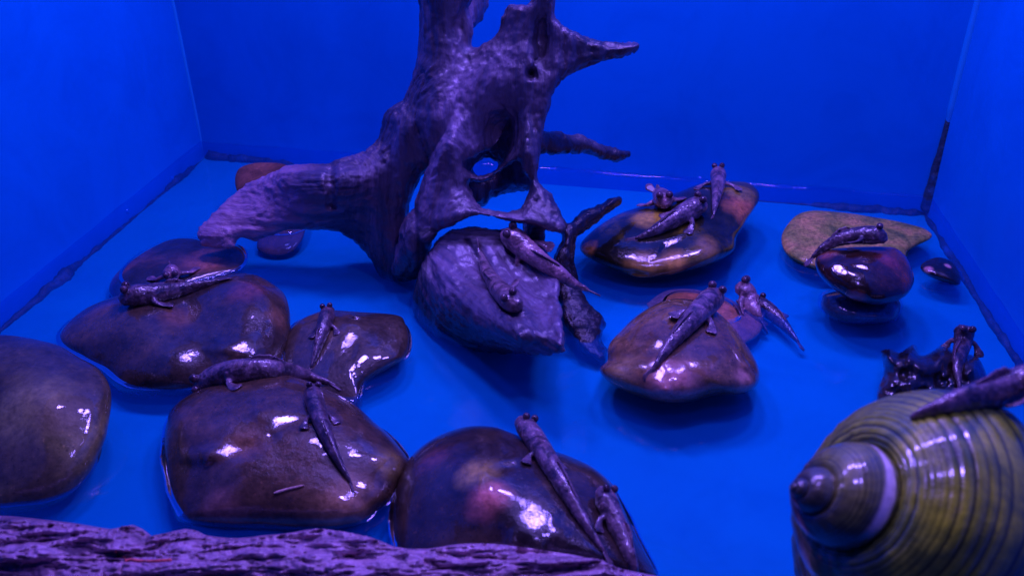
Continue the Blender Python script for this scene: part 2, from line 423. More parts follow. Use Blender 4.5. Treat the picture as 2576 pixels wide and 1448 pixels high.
def stone(key, outline, zb, theta, a, b, mat, label, cat='stone', group='wet stones in the tank', p=2.2, q=2.0, lump=0.004, lumpscale=14, bumps=(), name='stone', skew=(0, 0), patches=(), glints=()):
    O = closed_spline(outline, 150)
    c = O.mean(0) + np.array(skew)
    low = O[O[:, 1].argmax()]
    p0 = on_z(low[0], low[1], zb)
    th = math.radians(theta); n = np.array([0, -math.sin(th), math.cos(th)])
    rings = 46
    rs = np.sin(np.linspace(0, math.pi / 2, rings + 1))[1:]
    pts = [c] + [c + (O - c) * r for r in rs]
    front_px = np.vstack([[c]] + [c + (O - c) * r for r in rs])
    rr = np.concatenate([[0], np.repeat(rs, len(O))])
    Pl = on_plane(front_px[:, 0], front_px[:, 1], p0, n)
    mid = Pl[0]
    d = nrm(CAM - mid)
    prof = np.clip(1 - rr ** p, 0, 1) ** (1 / q)
    relief = lump * (fbm(Pl * lumpscale + ord(key) * 3.7, 2, .4) + .035 * fbm(Pl * 160 + ord(key), 2))
    for (bx, by, br, bh) in bumps:
        relief = relief + bh * np.exp(-((front_px[:, 0] - bx) ** 2 + (front_px[:, 1] - by) ** 2) / (2 * br * br))
    fade = np.clip((1 - rr) * 6, 0, 1)
    front = Pl + d * (a * prof + relief * fade)[:, None]
    # facets tilted to mirror a lamp at the camera: highlights put into the shape
    for (gx_, gy_, grx, gry, rot) in glints:
        k0 = ((front_px[:, 0] - gx_) ** 2 + (front_px[:, 1] - gy_) ** 2).argmin(); P0 = front[k0]
        vw = nrm(CAM - P0); nb = None
        near = ((front_px[:, 0] - gx_) ** 2 + (front_px[:, 1] - gy_) ** 2) < 30 ** 2
        A_ls = np.c_[front[near] - front[near].mean(0)]
        nn = np.linalg.svd(A_ls)[2][2]; nn = nn if nn @ d > 0 else -nn
        hs = [nrm(vw + nrm(np.array(L) - P0)) for L in LAMPS]
        h = max(hs, key=lambda q: q @ nn)
        cr, sr = math.cos(rot), math.sin(rot)
        ex = front_px[:, 0] - gx_; ey = front_px[:, 1] - gy_
        rho = np.sqrt(((ex * cr + ey * sr) / grx) ** 2 + ((ey * cr - ex * sr) / gry) ** 2)
        rho = rho * (1 + .25 * fbm(front * 90 + ord(key), 2))
        wgt = np.exp(-(rho / 1.25) ** 3)
        dl = ((P0 - front) @ h) / (d @ h) - .25 * ((front - P0) ** 2).sum(1) / .2
        front = front + d * (np.clip(dl, -.02, .02) * wgt)[:, None]
    back = Pl - d * (b * prof)[:, None]
    nO = len(O)
    V = np.vstack([front, back[:-nO]])                 # the outline ring is shared
    nf = len(front)
    Fs = []
    def idx_f(ri, k): return 0 if ri == 0 else 1 + (ri - 1) * nO + k % nO
    def idx_b(ri, k):
        if ri == rings: return idx_f(ri, k)
        return nf + (0 if ri == 0 else 1 + (ri - 1) * nO + k % nO)
    for ri in range(rings):
        for k in range(nO):
            if ri == 0:
                Fs.append((idx_f(0, 0), idx_f(1, k), idx_f(1, k + 1))); Fs.append((idx_b(0, 0), idx_b(1, k + 1), idx_b(1, k)))
            else:
                Fs.append((idx_f(ri, k), idx_f(ri + 1, k), idx_f(ri + 1, k + 1), idx_f(ri, k + 1)))
                Fs.append((idx_b(ri, k + 1), idx_b(ri + 1, k + 1), idx_b(ri + 1, k), idx_b(ri, k)))
    lo = V[:, 2] < 0.001
    V[lo, 2] = 0.001 + 0.002 * np.tanh((V[lo, 2] - 0.001) / 0.05) * 0.3
    o = link_mesh(name, V, Fs, mat)
    bm = bmesh.new(); bm.from_mesh(o.data); bmesh.ops.recalc_face_normals(bm, faces=bm.faces); bm.to_mesh(o.data); bm.free()
    o.data.polygons.foreach_set('use_smooth', [True] * len(o.data.polygons))
    keep_bvh(key, V, Fs)
    if patches:
        o['key_'] = key; add_patches(o, mat, patches); del o['key_']
    return tag(o, label, cat, group)

K = dict
m_a = stone_mat('dark_blue_stone', (0.02, 0.025, 0.035), (0.06, 0.045, 0.05), (0.30, 0.12, 0.09), 9, 0.35, seed=1)
m_b = stone_mat('dark_brown_stone', (0.05, 0.04, 0.05), (0.11, 0.07, 0.06), (0.22, 0.13, 0.08), 12, 0.25, seed=2)
m_c = stone_mat('brown_grey_stone', (0.07, 0.05, 0.05), (0.13, 0.085, 0.07), (0.22, 0.15, 0.10), 16, 0.35, 0.5, seed=3)
m_d = stone_mat('olive_stone', (0.06, 0.05, 0.06), (0.16, 0.12, 0.08), (0.34, 0.29, 0.12), 10, 0.4, 0.3, seed=4)
m_e = stone_mat('brown_stone', (0.10, 0.065, 0.06), (0.18, 0.10, 0.07), (0.36, 0.20, 0.12), 10, 0.25, 0.45, seed=5)
m_f = stone_mat('black_stone', (0.035, 0.03, 0.035), (0.07, 0.045, 0.05), (0.16, 0.10, 0.06), 9, 0.22, 0.5, seed=6)
m_g = stone_mat('tan_stone', (0.16, 0.08, 0.08), (0.36, 0.20, 0.11), (0.62, 0.38, 0.16), 11, 0.2, 0.25, seed=7)
m_h = stone_mat('pink_stone', (0.40, 0.20, 0.10), (0.62, 0.24, 0.14), (0.80, 0.24, 0.20), 9, 0.3, 0.25, seed=8)
m_i = stone_mat('green_black_stone', (0.014, 0.014, 0.014), (0.05, 0.045, 0.02), (0.42, 0.30, 0.04), 12, 0.16, 0.35, 0.42, 0.64, seed=9)
m_j = stone_mat('mottled_green_stone', (0.04, 0.12, 0.03), (0.40, 0.36, 0.09), (0.75, 0.46, 0.17), 26, 0.5, 0.6, 0.38, 0.60, seed=10, speck=1.0, wet=.35, dim=.6)
m_k = stone_mat('maroon_stone', (0.03, 0.018, 0.02), (0.09, 0.03, 0.022), (0.34, 0.08, 0.03), 16, 0.18, 0.2, 0.42, 0.66, seed=11)
m_l = stone_mat('pebble', (0.012, 0.012, 0.015), (0.03, 0.02, 0.025), (0.45, 0.22, 0.20), 30, 0.3, 0.5, 0.48, 0.66, seed=12)
m_m = stone_mat('red_brown_stone', (0.17, 0.07, 0.06), (0.24, 0.09, 0.07), (0.30, 0.12, 0.09), 6, 0.6, 0.15, seed=13, wet=.12, dim=.6)
m_n = stone_mat('reflection_stone', (0.01, 0.03, 0.10), (0.02, 0.10, 0.30), (0.04, 0.20, 0.55), 30, 0.6, 0.3, seed=14)

stone('m', [(592, 465), (597, 430), (620, 415), (660, 409), (720, 415), (760, 450), (775, 520), (765, 590), (745, 625), (718, 642), (685, 645), (658, 636), (646, 618), (655, 560), (610, 510)],
      0.004, 22, 0.02, 0.05, m_m, 'smooth reddish brown stone under the left arm of the driftwood')
stone('a', [(276, 738), (279, 707), (302, 678), (339, 649), (386, 621), (433, 602), (485, 600), (521, 610), (563, 613), (600, 621), (618, 644), (615, 670), (584, 691), (495, 722), (365, 765), (302, 760)],
      0.008, 8, 0.035, 0.04, m_a, 'dark blue stone with a rusty patch under the tip of the driftwood arm', patches=[(510, 655, .028, (.42, .16, .09))])
stone('b', [(150, 850), (155, 832), (177, 806), (219, 774), (281, 748), (339, 733), (396, 728), (469, 722), (521, 707), (563, 694), (599, 687), (641, 691), (683, 712), (714, 738), (727, 774), (730, 811), (724, 858), (709, 900), (693, 926), (640, 960), (560, 985), (469, 995), (396, 996), (320, 992), (282, 970), (250, 935), (200, 900), (160, 870)],
      0.006, 14, 0.05, 0.05, m_b, 'large dark brown lumpy stone in front of the dark blue stone', glints=[(588, 872, 38, 14, 0), (585, 912, 22, 14, 0)], patches=[(250, 780, .018, (.22, .12, .05)), (450, 800, .02, (.20, .1, .05)), (700, 800, .014, (.22, .12, .06)), (620, 730, .02, (.20, .08, .07))], bumps=[(640, 760, 70, .018), (350, 800, 60, .012), (470, 790, 26, -.012), (600, 880, 45, .012), (420, 890, 60, .008)], lump=0.006)
stone('c', [(714, 888), (725, 841), (747, 810), (790, 788), (833, 780), (899, 784), (998, 792), (1020, 815), (1029, 854), (1020, 897), (985, 923), (942, 949), (916, 975), (907, 1027), (855, 1040), (768, 1025), (725, 967), (712, 919)],
      0.006, 12, 0.03, 0.04, m_c, 'flat brown grey stone between the large lumpy stone and the driftwood plate', p=3.5, glints=[(880, 850, 22, 40, .3)], bumps=[(880, 850, 60, .008)])
stone('d', [(-60, 850), (0, 842), (60, 848), (110, 858), (150, 870), (200, 900), (250, 930), (275, 970), (280, 1010), (272, 1070), (262, 1110), (230, 1180), (180, 1240), (120, 1275), (50, 1290), (-60, 1295), (-110, 1200), (-120, 1000)],
      0.004, 22, 0.05, 0.06, m_d, 'out of focus olive brown stone cut off by the left picture edge', patches=[(60, 1010, .035, (.34, .30, .10)), (150, 1050, .02, (.24, .2, .09))], bumps=[(90, 1000, 60, .012)])
stone('e', [(421, 1058), (430, 1032), (456, 1006), (495, 984), (525, 971), (595, 949), (681, 936), (768, 956), (855, 995), (899, 1023), (938, 1058), (977, 1092), (1007, 1127), (1024, 1153), (1020, 1184), (1003, 1214), (985, 1257), (955, 1283), (916, 1314), (846, 1331), (747, 1336), (595, 1331), (464, 1318), (438, 1288), (423, 1236), (416, 1158), (414, 1105)],
      0.006, 14, 0.055, 0.05, m_e, 'big squarish brown stone with two mudskippers on it', p=2.8, glints=[(705, 1062, 52, 20, .1), (575, 1135, 60, 18, -.15)], patches=[(860, 1275, .030, (.46, .27, .12)), (610, 1120, .02, (.28, .15, .07)), (985, 1165, .014, (.30, .22, .05)), (560, 1285, .02, (.26, .14, .10))], bumps=[(480, 1080, 40, .006), (580, 1140, 70, .006)], lump=0.005)
stone('f', [(986, 1311), (994, 1250), (1004, 1208), (1029, 1156), (1065, 1119), (1111, 1092), (1163, 1075), (1209, 1071), (1248, 1075), (1279, 1086), (1340, 1110), (1386, 1131), (1431, 1147), (1483, 1171), (1517, 1195), (1541, 1223), (1559, 1259), (1578, 1299), (1599, 1345), (1629, 1397), (1654, 1439), (1640, 1462), (1400, 1470), (1065, 1450), (1000, 1410), (986, 1357)],
      0.004, 16, 0.065, 0.06, m_f, 'nearly black shiny stone in the front centre behind the bark log', glints=[(1338, 1308, 44, 50, 0), (1285, 1174, 26, 12, -.4), (1222, 1222, 10, 22, 0)], patches=[(1205, 1185, .018, (.50, .36, .08)), (1225, 1250, .018, (.85, .30, .22)), (1560, 1290, .016, (.10, .09, .03)), (1090, 1150, .016, (.16, .07, .06))], bumps=[(1220, 1230, 45, .006), (1330, 1300, 60, .006)])
stone('h', [(1628, 768), (1633, 759), (1654, 742), (1676, 730), (1704, 725), (1738, 726), (1781, 734), (1817, 744), (1841, 754), (1876, 775), (1908, 797), (1919, 811), (1917, 826), (1905, 845), (1881, 861), (1853, 870), (1757, 860), (1661, 810)],
      0.010, 4, 0.025, 0.03, m_h, 'pink orange stone tucked behind the tan domed stone')
stone('g', [(1509, 927), (1528, 907), (1529, 881), (1537, 859), (1559, 835), (1590, 804), (1623, 780), (1657, 761), (1685, 753), (1716, 751), (1752, 756), (1786, 771), (1805, 785), (1833, 809), (1857, 838), (1876, 864), (1891, 888), (1905, 916), (1911, 945), (1905, 967), (1888, 981), (1853, 992), (1800, 993), (1745, 1007), (1697, 1012), (1650, 1008), (1602, 994), (1554, 974), (1520, 950)],
      0.026, 14, 0.055, 0.06, m_g, 'tan domed stone with bright wet glints and one mudskipper across it', glints=[(1697, 800, 26, 22, 0), (1660, 866, 17, 22, 0), (1662, 944, 15, 28, -.25), (1845, 895, 8, 38, -.7)], patches=[(1700, 960, .03, (.60, .28, .22)), (1560, 930, .02, (.42, .30, .12)), (1880, 955, .014, (.66, .34, .22))], bumps=[(1830, 880, 35, .008), (1690, 960, 60, .006)])
stone('i', [(1459, 625), (1464, 607), (1493, 578), (1530, 552), (1566, 534), (1605, 521), (1644, 505), (1683, 490), (1717, 479), (1754, 464), (1800, 457), (1853, 456), (1884, 461), (1905, 477), (1910, 500), (1897, 526), (1879, 552), (1866, 576), (1853, 596), (1845, 630), (1800, 659), (1748, 677), (1683, 693), (1644, 697), (1605, 695), (1566, 685), (1530, 672), (1496, 656), (1470, 641)],
      0.030, 12, 0.045, 0.06, m_i, 'long greenish black stone carrying three mudskippers near the back wall', p=3.2, glints=[(1692, 607, 30, 9, -.7), (1610, 690, 22, 7, 0)], patches=[(1630, 548, .022, (.75, .50, .05)), (1870, 520, .026, (.55, .20, .06)), (1860, 480, .022, (.30, .22, .05)), (1700, 655, .018, (.60, .34, .06)), (1620, 668, .022, (.45, .26, .05)), (1478, 625, .012, (.8, .35, .08)), (1780, 620, .016, (.32, .2, .05))], bumps=[(1770, 600, 50, .008), (1620, 560, 60, .005)])
stone('j', [(1966, 607), (1969, 585), (1986, 559), (2008, 539), (2042, 530), (2084, 531), (2141, 537), (2197, 546), (2254, 556), (2296, 566), (2327, 576), (2344, 590), (2338, 602), (2310, 616), (2282, 633), (2268, 652), (2169, 669), (2084, 676), (2051, 674), (2022, 664), (1994, 650), (1974, 630)],
      0.024, 5, 0.022, 0.03, m_j, 'flat mottled green and tan stone near the right back corner', p=5)
stone('n', [(2082, 737), (2067, 754), (2067, 777), (2090, 799), (2127, 813), (2197, 815), (2248, 808), (2262, 788), (2264, 760), (2240, 735), (2160, 725)],
      0.014, 16, 0.045, 0.05, m_n, 'blue stone standing in for the reflection under the round maroon stone')  # solid blue shape in place of the maroon stone's reflection, also props it
stone('k', [(2051, 664), (2053, 647), (2067, 635), (2090, 626), (2127, 622), (2169, 620), (2226, 620), (2254, 624), (2276, 641), (2290, 666), (2299, 697), (2296, 717), (2279, 743), (2240, 762), (2197, 767), (2141, 754), (2107, 734), (2079, 712), (2059, 689)],
      0.050, 22, 0.045, 0.045, m_k, 'round glossy maroon stone with one mudskipper near the right wall', glints=[(2108, 674, 18, 14, 0), (2168, 671, 22, 8, 0)], patches=[(2085, 640, .012, (.40, .12, .05)), (2150, 748, .010, (.60, .14, .08)), (2240, 655, .012, (.26, .06, .06))])
stone('l', [(2316, 675), (2322, 661), (2344, 650), (2367, 647), (2395, 658), (2412, 681), (2417, 703), (2409, 717), (2367, 706), (2333, 692)],
      0.022, 20, 0.02, 0.03, m_l, 'small dark pebble with pink marks against the right wall', name='pebble', group=None, patches=[(2334, 676, .005, (.8, .4, .38)), (2385, 668, .004, (.8, .45, .42))])

def meniscus(o):
    bm = bmesh.new(); bm.from_mesh(o.data); z = WZ - o.location.z
    r = bmesh.ops.bisect_plane(bm, geom=bm.verts[:] + bm.edges[:] + bm.faces[:], plane_co=(0, 0, z), plane_no=(0, 0, 1))
    ed = [e for e in r['geom_cut'] if isinstance(e, bmesh.types.BMEdge)]
    adj = {}
    for e in ed:
        a, b = e.verts; adj.setdefault(a, []).append(b); adj.setdefault(b, []).append(a)
    loops = []; seen = set()
    for v0 in adj:
        if v0 in seen: continue
        lp = [v0]; seen.add(v0); cur = v0
        while True:
            nx_ = [q for q in adj[cur] if q not in seen]
            if not nx_: break
            cur = nx_[0]; seen.add(cur); lp.append(cur)
        if len(lp) > 40: loops.append(np.array([(q.co.x + o.location.x, q.co.y + o.location.y) for q in lp]))
    bm.free()
    for L in loops:
        n = 160; L = closed_spline(L[::max(1, len(L) // 90)], n)
        t = np.roll(L, -1, 0) - np.roll(L, 1, 0); t /= np.linalg.norm(t, axis=1, keepdims=True) + 1e-9
        nr = np.stack([t[:, 1], -t[:, 0]], -1)
        area = (L[:, 0] * np.roll(L[:, 1], -1) - L[:, 1] * np.roll(L[:, 0], -1)).sum()
        if area < 0: nr = -nr
        wv = 1 + .4 * vnoise(np.c_[L * 40, np.zeros(n)])
        prof = [(-.0012, .0020), (.0002, .0014), (.0008, .0008), (.0016, .0004), (.0030, .0001)]
        V = []; Fs = []
        for (dx, dz) in prof:
            P = L + nr * (dx * wv)[:, None]
            V += [(p[0], p[1], WZ + .0006 + dz * w_) for p, w_ in zip(P, wv)]
        for i in range(len(prof) - 1):
            for k in range(n):
                Fs.append((i * n + k, i * n + (k + 1) % n, (i + 1) * n + (k + 1) % n, (i + 1) * n + k))
        link_mesh('meniscus', np.array(V), Fs, M_water, water)
for o in [q for q in list(C.objects) if q.get('category') == 'stone']:
    meniscus(o)

# ------------------------------------------------------------------ traced solids (driftwood, roots, log)
def seg_dist(px, py, poly):
    poly = np.asarray(poly, float); a = poly; b = np.roll(poly, -1, 0)
    best = np.full(px.shape, 1e18); nx_ = np.zeros(px.shape); ny_ = np.zeros(px.shape)
    inside = np.zeros(px.shape, bool)
    for (ax, ay), (bx, by) in zip(a, b):
        dx, dy = bx - ax, by - ay; L2 = dx * dx + dy * dy + 1e-12
        t = np.clip(((px - ax) * dx + (py - ay) * dy) / L2, 0, 1)
        qx, qy = ax + t * dx, ay + t * dy; d2 = (px - qx) ** 2 + (py - qy) ** 2
        m = d2 < best; best = np.where(m, d2, best); nx_ = np.where(m, qx, nx_); ny_ = np.where(m, qy, ny_)
        cr = ((ay > py) != (by > py)) & (px < (bx - ax) * (py - ay) / ((by - ay) if by != ay else 1e-12) + ax)
        inside ^= cr
    return np.sqrt(best), nx_, ny_, inside
def slab(outline, holes, ctrl, T, R, step=4, relief=None, flat_back=0.8, spl=True, taper=None):
    """a solid with this outline: depth from control points, rounded to half thickness T over R"""
    polys = [closed_spline(outline, max(60, int(len(outline) * 5))) if spl else np.array(outline, float)] + [closed_spline(h, 60) for h in holes]
    x0, y0 = polys[0].min(0) - step; x1, y1 = polys[0].max(0) + step
    px, py = np.meshgrid(np.arange(x0, x1, step), np.arange(y0, y1, step), indexing='ij')
    d, qx, qy, ins = seg_dist(px, py, polys[0])
    for h in polys[1:]:
        d2, hx, hy, hin = seg_dist(px, py, h)
        ins &= ~hin; m = d2 < d
        d = np.where(m, d2, d); qx = np.where(m, hx, qx); qy = np.where(m, hy, qy)
    cell = ins[:-1, :-1] & ins[1:, :-1] & ins[1:, 1:] & ins[:-1, 1:]
    used = np.zeros_like(ins); cnt = np.zeros(ins.shape, int)
    for sx, sy in ((0, 0), (1, 0), (1, 1), (0, 1)):
        sl = (slice(sx, ins.shape[0] - 1 + sx), slice(sy, ins.shape[1] - 1 + sy)); used[sl] |= cell; cnt[sl] += cell
    bnd = used & (cnt < 4)
    ux = np.where(bnd, qx, px); uy = np.where(bnd, qy, py); d = np.where(bnd, 0, d)
    yv = tps(ctrl)(ux, uy)
    mid = on_Y(ux, uy, yv)
    t = T * np.sqrt(np.clip(1 - (1 - np.clip(d / R, 0, 1)) ** 2, 0, 1))
    if taper is not None: t = t * taper(ux, uy)
    ctr = mid[used].mean(0); dr = nrm(CAM - ctr)
    rel = relief(ux, uy, d) if relief is not None else 0
    fr = mid + dr * (t + rel * (d > 0))[..., None]; bk = mid - dr * (t * flat_back)[..., None]
    idf = -np.ones(ins.shape, int); idf[used] = np.arange(used.sum()); nf = used.sum()
    free = used & ~bnd; idb = idf.copy(); idb[free] = nf + np.arange(free.sum())
    V = np.vstack([fr[used], bk[free]])
    Fs = []
    for i, j in zip(*np.where(cell)):
        q = [(i, j), (i + 1, j), (i + 1, j + 1), (i, j + 1)]
        Fs.append(tuple(idf[a] for a in q)[::-1]); Fs.append(tuple(idb[a] for a in q))
    return V, Fs
def joined(parts):
    V = []; Fs = []; k = 0
    for v, f in parts:
        V.append(v); Fs += [tuple(i + k for i in q) for q in f]; k += len(v)
    return np.vstack(V), Fs

W1 = slab([(1075, -520), (1062, -300), (1050, -60), (1054, 30), (1050, 103), (1048, 143), (1039, 190), (1024, 231), (1016, 251), (985, 268), (966, 290), (962, 318), (953, 349), (928, 373), (905, 385), (885, 392), (839, 403), (829, 409), (777, 410), (731, 413), (706, 418), (685, 433), (623, 456), (593, 480), (567, 503), (536, 539), (506, 569), (499, 585), (496, 610), (500, 618), (526, 623), (582, 625), (595, 613), (602, 601), (615, 600), (640, 606), (660, 597), (690, 590), (721, 580), (805, 577), (844, 580), (870, 593), (909, 627), (935, 659), (951, 692), (965, 705), (1010, 712), (1045, 690), (1040, 620), (1024, 560), (1033, 508), (1046, 472), (1062, 440), (1095, 415), (1125, 385), (1150, 330), (1190, 250), (1220, 180), (1187, 118), (1177, 90), (1160, 74), (1170, 40), (1188, 5), (1195, -60), (1200, -300), (1190, -520)],
          [], [(1130, -520, .93), (1110, -60, .93), (1110, 150, .92), (1100, 300, .895), (990, 320, .92), (900, 430, .90), (850, 480, .885), (700, 480, .90), (620, 500, .90), (520, 590, .865), (600, 590, .87), (700, 570, .885), (870, 570, .91), (960, 640, .90), (1000, 700, .885), (1040, 500, .90), (1180, 150, .93)], 0.034, 62, taper=lambda x, y: np.clip((x - 470) / 300, .38, 1),
          relief=lambda x, y, d: .012 * np.exp(-((x - 1010) ** 2 / 900 + (y - 330) ** 2 / 3600)) + .010 * np.exp(-((x - 900) ** 2 / 1800 + (y - 440) ** 2 / 1600)) - .010 * np.exp(-((x - 835 - (y - 450) * .05) ** 2 / 90)) * (y > 390) * (y < 520) - .012 * np.exp(-((x - 775) ** 2 / 2000 + (y - 420) ** 2 / 30)) + .006 * np.exp(-((x - 700) ** 2 / 3000 + (y - 440) ** 2 / 900)))
H2 = [(1184, 457), (1221, 455), (1247, 439), (1287, 413), (1304, 409), (1313, 435), (1330, 450), (1328, 478), (1317, 500), (1308, 520), (1274, 530), (1221, 524), (1200, 509), (1187, 478)]
H1f = [(1169, 408), (1200, 392), (1240, 374), (1266, 340), (1280, 300), (1287, 330), (1282, 370), (1264, 402), (1252, 420), (1221, 438), (1200, 440), (1180, 425)]
H1b = [(1189, 422), (1204, 405), (1226, 398), (1247, 405), (1254, 413), (1243, 430), (1221, 442), (1200, 442)]
H3 = [(1331, 183), (1337, 180), (1342, 185), (1340, 192), (1333, 191)]
W2 = slab([(1150, -60), (1190, 60), (1187, 118), (1215, 108), (1235, 95), (1255, 72), (1258, 50), (1270, 30), (1275, 14), (1300, 10), (1330, 11), (1340, -10), (1345, -60), (1403, -60), (1398, 20), (1400, 45), (1412, 55), (1440, 76), (1470, 90), (1510, 100), (1560, 108), (1600, 108), (1607, 113), (1603, 126), (1590, 135), (1540, 152), (1490, 165), (1450, 180), (1420, 200), (1400, 220), (1390, 240), (1385, 265), (1375, 300), (1366, 340), (1360, 375), (1352, 420), (1352, 445), (1375, 475), (1395, 500), (1410, 530), (1420, 555), (1424, 572), (1412, 584), (1386, 581), (1334, 566), (1312, 564), (1273, 555), (1204, 541), (1169, 549), (1140, 562), (1110, 575), (1080, 610), (1050, 600), (1045, 560), (1042, 512), (1056, 472), (1068, 440), (1080, 410), (1098, 374), (1120, 330), (1130, 250), (1140, 150)],
          [H2, H1f], [(1180, -40, .94), (1180, 130, .925), (1300, 60, .92), (1370, 0, .92), (1450, 130, .915), (1606, 116, .93), (1250, 200, .895), (1350, 250, .895), (1140, 350, .875), (1250, 330, .90), (1330, 380, .875), (1190, 470, .87), (1120, 450, .865), (1100, 570, .845), (1160, 545, .835), (1300, 550, .825), (1415, 560, .83), (1390, 500, .85)], 0.022, 26,
          relief=lambda x, y, d: -.022 * np.exp(-((x - 1255) ** 2 / 900 + (y - 335) ** 2 / 2600)) + .010 * np.exp(-((x - 1320) ** 2 / 300 + (y - 350) ** 2 / 3600)) + .008 * np.exp(-((x - 1150) ** 2 / 1200 + (y - 420) ** 2 / 5000)) - .020 * np.exp(-((x - 1362) ** 2 / 420 + (y - 110) ** 2 / 3600)) - .030 * np.exp(-(((x - 1336) / 7.5) ** 2 + ((y - 187) / 9) ** 2)) + .008 * np.exp(-((x - 1372) ** 2 / 900 + (y + 10) ** 2 / 1200)))
W0 = slab([(1150, 400), (1200, 330), (1290, 270), (1345, 400), (1345, 478), (1299, 484), (1243, 497), (1217, 519), (1180, 500)], [H1b],
          [(1150, 400, .925), (1345, 380, .93), (1250, 280, .93), (1250, 400, .955), (1250, 490, .96)], 0.022, 30)
W6 = slab([(1160, -60), (1222, -60), (1221, 20), (1210, 55), (1190, 76), (1172, 78), (1165, 40)], [], [(1190, -60, .975), (1190, 40, .96), (1180, 80, .945)], 0.022, 26)
W3 = slab([(1090, 625), (1110, 598), (1140, 580), (1190, 572), (1240, 573), (1300, 576), (1345, 600), (1368, 628), (1388, 660), (1405, 695), (1410, 745), (1412, 800), (1420, 850), (1418, 878), (1405, 890), (1380, 889), (1330, 886), (1260, 888), (1190, 884), (1130, 864), (1080, 838), (1050, 810), (1036, 785), (1038, 750), (1055, 690), (1070, 655)],
          [], [(1140, 590, .84), (1240, 580, .84), (1340, 605, .835), (1100, 640, .825), (1180, 670, .80), (1300, 700, .785), (1400, 720, .768), (1080, 720, .80), (1170, 770, .735), (1250, 828, .692), (1340, 790, .712), (1400, 880, .655), (1310, 862, .668), (1110, 700, .785), (1050, 790, .815), (1100, 845, .78), (1180, 862, .75), (1200, 880, .745), (1290, 884, .72), (1330, 886, .70)], 0.016, 18,
          relief=lambda x, y, d: -.008 * np.exp(-((x - 1195 - (y - 640) * .62) ** 2 / 160)) * (y > 600) * (y < 800) + .008 * np.exp(-((x - 1240 - (y - 650) * .55) ** 2 / 500)) * (y > 600) * (y < 790))
W4 = slab([(1018, 545), (1050, 520), (1080, 530), (1092, 580), (1080, 640), (1066, 690), (1040, 706), (1000, 707), (978, 692), (985, 660), (1000, 620), (1005, 580)], [],
          [(1050, 530, .87), (1040, 620, .855), (1000, 700, .868), (1060, 690, .87)], 0.03, 40)
W7 = slab([(1315, 555), (1375, 560), (1370, 600), (1372, 660), (1340, 650), (1322, 610)], [], [(1340, 560, .85), (1350, 660, .825), (1320, 600, .85)], 0.018, 22)
Vd, Fd = joined([W0, W1, W2, W3, W4, W6, W7])
Vd[:, 2] = np.maximum(Vd[:, 2], 0.002)
Vd, Fd, Nd = remesh(Vd, Fd, 0.0019, 3)
Vd, Fd, Nd = biggest_island(Vd, Fd, Nd)
# fibre runs up the trunk, along the arm and down the plate
vx, vy = project(Vd)
sm = lambda t: np.clip(t, 0, 1) ** 2 * (3 - 2 * np.clip(t, 0, 1))
w_arm = sm((1010 - vx) / 160) * sm((vy - 330) / 90)
w_pl = sm((vy - 570) / 50) * sm((vx - 1040) / 50)
w_tr = np.clip(1 - w_arm - w_pl, 0, 1)
pd = nrm(on_Y(1400., 870., .67) - on_Y(1150., 630., .82))
def fibre(P, f, fl):
    a = P - np.outer(P @ pd, pd)
    return (P * np.array([f, f, fl]), P * np.array([fl, f, f]), a * f + np.outer(P @ pd, pd) * fl)
def grained(P, f, fl, octv, gain, seed):
    n = [fbm(q + seed, octv, gain) for q in fibre(P, f, fl)]
    return w_tr * n[0] + w_arm * n[1] + w_pl * n[2]
warp = Vd + .011 * np.stack([vnoise(Vd * 18 + k) for k in (1, 5, 9)], -1)
g1 = grained(warp, 110, 12, 3, .6, 0)
g2 = 1 - np.abs(grained(warp, 70, 7, 3, .55, 11)) * 3
crk = -np.clip(.10 - np.abs(grained(warp, 34, 4.5, 2, .5, 31)), 0, .10) / .10 * (fbm(Vd * 10 + 2, 2) > -.1)
low = fbm(Vd * np.array([16, 16, 10.]), 2) * .0018
Vd = Vd + Nd * (low + g1 * .0012 + np.clip(g2, -.6, 1) * .0007 + .0008 * fbm(Vd * 120, 3, .6) + crk * .0026 * (1 - .6 * w_pl))[:, None]
M_wood = wood_mat('driftwood', (0.035, 0.032, 0.045), (0.11, 0.09, 0.13), (0.24, 0.185, 0.27), 0.085, rough=.34, fibre_attr=True, bs_=.6, dry_x=True)
wood = empty('driftwood', (-0.12, 0.88, 0.0), 'big purple grey driftwood stump with holes and a long left arm', 'driftwood')
tk = link_mesh('trunk', Vd, Fd, M_wood, wood)
fq = fibre(warp, 1, .14); fq = fq[0] * w_tr[:, None] + fq[1] * w_arm[:, None] + fq[2] * w_pl[:, None]
fa = tk.data.attributes.new('fibre', 'FLOAT_VECTOR', 'POINT'); fa.data.foreach_set('vector', fq.astype(np.float32).ravel())
keep_bvh('wood', Vd, Fd)
M_root = wood_mat('dark_root', (0.03, 0.03, 0.04), (0.06, 0.05, 0.06), (0.11, 0.09, 0.10), 0.2, 0.35)
def piece(name, sl, mat, parent, amp=0.0025, key=None):
    V, Fs = sl
    V[:, 2] = np.maximum(V[:, 2], 0.002)
    V, Fs, N = remesh(V, Fs, 0.002, 2)
    V, Fs, N = biggest_island(V, Fs, N)
    V = V + N * (fbm(V * np.array([60, 60, 30.]), 4, .6) * amp)[:, None]
    if key: keep_bvh(key, V, Fs)
    return link_mesh(name, V, Fs, mat, parent)
